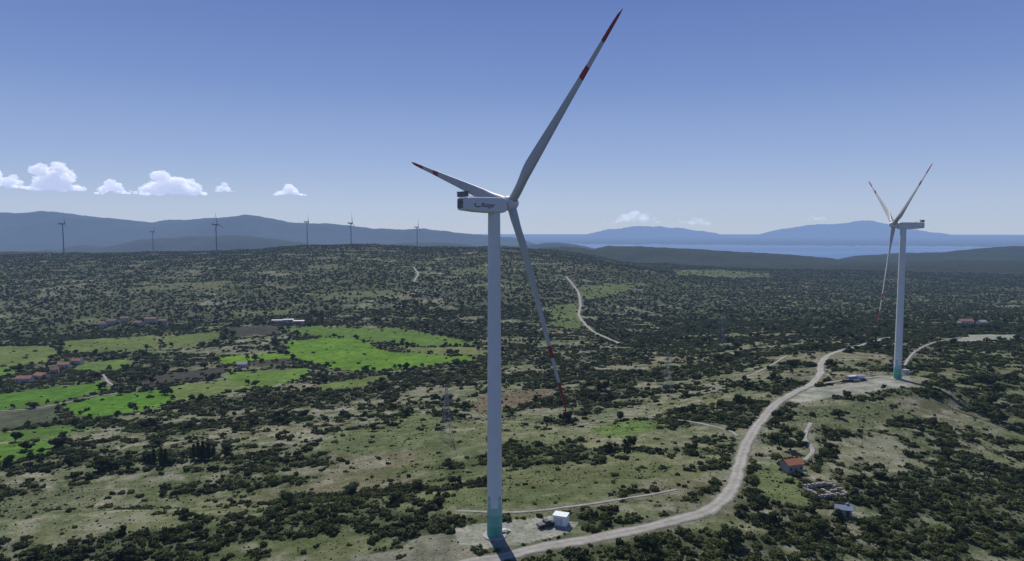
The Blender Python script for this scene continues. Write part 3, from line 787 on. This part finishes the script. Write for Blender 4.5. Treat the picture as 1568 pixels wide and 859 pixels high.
# flatbed trailer with crated parts on the second pad
p = spot(1310, 583); e = empty('flatbed_trailer', (p[0], p[1], ground_z(p)), .32)
G = Geo(); G.box((0,0,1.15), (14,2.5,.3), 0); G.box((-6.2,0,1.9),(.3,2.4,1.4),0)
obj('deck', G.mesh('deck', [M_steel]), e)
G = Geo()
for sx in (-5.4,-4.2,-3.0,4.5,5.7):
    for s in (-1,1): G.cyl((sx, s*.9, .5),(sx, s*1.22, .5), .5, .5, 14)
obj('wheels', G.mesh('wheels', [M_tyre]), e)
G = Geo(); G.box((-2.5,0,2.1),(5.5,2.2,1.5),0); G.cyl((.8,0,2.2),(5.8,0,2.1),1.0,.8,16,1); G.box((-2.5,0,2.9),(5.7,2.3,.08),1)
obj('cargo', G.mesh('cargo', [M_blue, M_white]), e)
# lattice power pylons
def pylon(bx, by, H, rz):
    p = spot(bx, by); e = empty('power_pylon', (p[0], p[1], ground_z(p)), rz); G = Geo(); w = H*.09
    lv = [0,.2,.38,.54,.68,.8,.9,1.0]
    def c(t): k = w*(1-t)**1.2+.35; return [(k*a, k*b_, H*t) for a, b_ in ((-1,-1),(1,-1),(1,1),(-1,1))]
    for a, b_ in zip(lv[:-1], lv[1:]):
        A_, B_ = c(a), c(b_)
        for k in range(4):
            G.beam(A_[k], B_[k], .11); G.beam(A_[k], B_[(k+1) % 4], .06); G.beam(A_[(k+1) % 4], B_[k], .06); G.beam(B_[k], B_[(k+1) % 4], .06)
    for t in (.72, .84, .95):
        for s in (-1, 1):
            G.beam((0,0,H*t+.8), (s*H*.12,0,H*t), .08); G.beam((0,0,H*t-.2), (s*H*.12,0,H*t), .08); G.beam((s*H*.12,0,H*t), (s*H*.12,0,H*t-1.4), .1)
    obj('lattice', G.mesh('lattice', [M_steel]), e)
pylon(684, 672, 24, .4); pylon(1105, 534, 32, .4); pylon(1022, 600, 24, .4); pylon(45, 452, 30, .2)

# ------------------------------------------------------------------ clouds (scattering volumes with an added glow)
def cloud_mat(name, dens):
    m = bpy.data.materials.new(name); m.use_nodes = True; N = m.node_tree.nodes; L = m.node_tree.links; N.clear()
    o = N.new('ShaderNodeOutputMaterial'); vs = N.new('ShaderNodeVolumeScatter'); vs.inputs['Color'].default_value = (.97,.97,.98,1); vs.inputs['Density'].default_value = dens; vs.inputs['Anisotropy'].default_value = .25
    em = N.new('ShaderNodeEmission'); em.inputs['Color'].default_value = (.25,.29,.42,1); em.inputs['Strength'].default_value = dens   # added glow in place of multiple scattering + air light
    ad = N.new('ShaderNodeAddShader'); L.new(vs.outputs[0], ad.inputs[0]); L.new(em.outputs[0], ad.inputs[1]); L.new(ad.outputs[0], o.inputs['Volume'])
    m.cycles.emission_sampling = 'NONE'; m.cycles.homogeneous_volume = True
    return m
M_cl = cloud_mat('cumulus', .0075); M_cl2 = cloud_mat('thin_cloud', .0009)
import bmesh
bmx = bmesh.new(); bmesh.ops.create_icosphere(bmx, subdivisions=3, radius=1); ICV = np.array([v.co[:] for v in bmx.verts]); ICF = np.array([[v.index for v in f.verts] for f in bmx.faces]); bmx.free()
def cloud(x0, x1, ytop, ybot, mat, dist=19000, n=60, seed=0):
    rg = np.random.default_rng(seed); s = dist/FPX; W = (x1-x0)*s; Hh = (ybot-ytop)*s
    cx = ((x0+x1)/2-784)*s; zb = CZ-(ybot-355)*s; V = []; Fs = []; off = 0
    humps = [(rg.uniform(-.35, .35), rg.uniform(.55, 1.0)) for _ in range(2)]+[(rg.uniform(-.12,.12), 1.0)]
    for k in range(n):
        t = rg.uniform(-1, 1); env = (1-abs(t)**2.2)
        prof = max(hm*math.exp(-((t/2-hx)/.17)**2) for hx, hm in humps)*.75+.25
        top = Hh*env*prof; r = max(.08*Hh, min(Hh*.28, top*.42)*rg.uniform(.35, 1))
        zc = rg.uniform(r*.7, max(r*.75, top-r)); yc = rg.normal()*W*.12
        nn = np.array([mnoise.fractal(Vector(v*1.6+np.array([k*3.1, seed, 0])), 1.0, 2.0, 4) for v in ICV])
        d = ICV*r*(1+.50*nn)[:, None]; d[:, 2] = np.where(d[:, 2]+zc < 0, (d[:, 2]+zc)*.4-zc, d[:, 2])
        V.append(d*np.array([1.45, 1.1, .9])+np.array([t*W/2*.92, yc, zc])); Fs.append(ICF+off); off += len(ICV)
    me = mesh_np('cloud', np.concatenate(V), np.concatenate(Fs), mat, True)
    o = obj('cloud', me, loc=(cx, dist, zb)); rm = o.modifiers.new('union', 'REMESH'); rm.mode = 'VOXEL'; rm.voxel_size = max(16, W/110)
    return o
for k, (a, b_, c, d, t, n) in enumerate([(-60,62,256,290,M_cl,50),(60,136,244,293,M_cl,56),(148,206,273,298,M_cl,30),(212,322,259,299,M_cl,62),(328,362,278,295,M_cl,16),(397,411,288,294,M_cl2,6),(417,470,277,300,M_cl,30),(920,1020,318,342,M_cl2,34),(1010,1115,330,345,M_cl2,30),(1205,1275,325,338,M_cl2,18)]):
    cloud(a, b_, c, d, t, n=n, seed=k)

# ------------------------------------------------------------------ light, sky, camera
SUN_EL, SUN_AZ = R(46), R(-15)
dirv = Vector((math.sin(SUN_AZ)*math.cos(SUN_EL), math.cos(SUN_AZ)*math.cos(SUN_EL), math.sin(SUN_EL)))
l = bpy.data.lights.new('sun', 'SUN'); l.energy = 4.2; l.angle = R(.5); l.color = (1, .955, .89)
o = bpy.data.objects.new('sun', l); sc.collection.objects.link(o); o.rotation_euler = dirv.to_track_quat('Z', 'Y').to_euler(); o.location = (0, 0, 300)
w = bpy.data.worlds.new('World'); sc.world = w; w.use_nodes = True; N = w.node_tree.nodes; L = w.node_tree.links; N.clear()
sk = N.new('ShaderNodeTexSky'); sk.sky_type = 'NISHITA'; sk.sun_disc = False; sk.sun_elevation = SUN_EL; sk.sun_rotation = SUN_AZ; sk.altitude = 300; sk.air_density = 1.0; sk.dust_density = .3; sk.ozone_density = 1.5
bg = N.new('ShaderNodeBackground'); bg.inputs['Strength'].default_value = .08; ow = N.new('ShaderNodeOutputWorld')
# clear blue spring sky with horizon haze by elevation, blended with the physical sky; dull earth below the horizon
tc = N.new('ShaderNodeTexCoord'); sp = N.new('ShaderNodeSeparateXYZ'); L.new(tc.outputs['Generated'], sp.inputs[0])
ma = N.new('ShaderNodeMath'); ma.operation = 'MULTIPLY_ADD'; ma.inputs[1].default_value = 1/1.2; ma.inputs[2].default_value = .2/1.2; L.new(sp.outputs['Z'], ma.inputs[0])
rp = N.new('ShaderNodeValToRGB'); el = rp.color_ramp.elements
st = [(-.2, (.055,.06,.05)), (-.045, (.07,.08,.08)), (-.018, (.43,.52,.68)), (0, (.455,.545,.70)), (.035, (.42,.52,.715)), (.10, (.305,.42,.69)), (.20, (.18,.28,.585)), (.33, (.10,.175,.465)), (1, (.04,.08,.28))]
while len(el) < len(st): el.new(.5)
for e_, (p_, c_) in zip(el, st): e_.position = (p_+.2)/1.2; e_.color = (*c_, 1)
L.new(ma.outputs[0], rp.inputs[0])
vs = N.new('ShaderNodeVectorMath'); vs.operation = 'SCALE'; vs.inputs['Scale'].default_value = 1/.08; L.new(rp.outputs[0], vs.inputs[0])
mxw = N.new('ShaderNodeMix'); mxw.data_type = 'RGBA'; mxw.inputs[0].default_value = .9; L.new(sk.outputs[0], mxw.inputs[6]); L.new(vs.outputs[0], mxw.inputs[7])
L.new(mxw.outputs[2], bg.inputs['Color']); L.new(bg.outputs[0], ow.inputs[0])
cam = bpy.data.cameras.new('camera'); co = bpy.data.objects.new('camera', cam); sc.collection.objects.link(co); sc.camera = co
cam.sensor_width = 36; cam.lens = FPX/1568*36; cam.clip_start = 1; cam.clip_end = 200000
co.location = (0, 0, CZ); co.rotation_euler = (math.pi/2-PITCH, 0, 0)
sc.view_settings.view_transform = 'Standard'; sc.view_settings.look = 'None'; sc.view_settings.exposure = 0
print('verts', len(X), 'trees', len(tp))
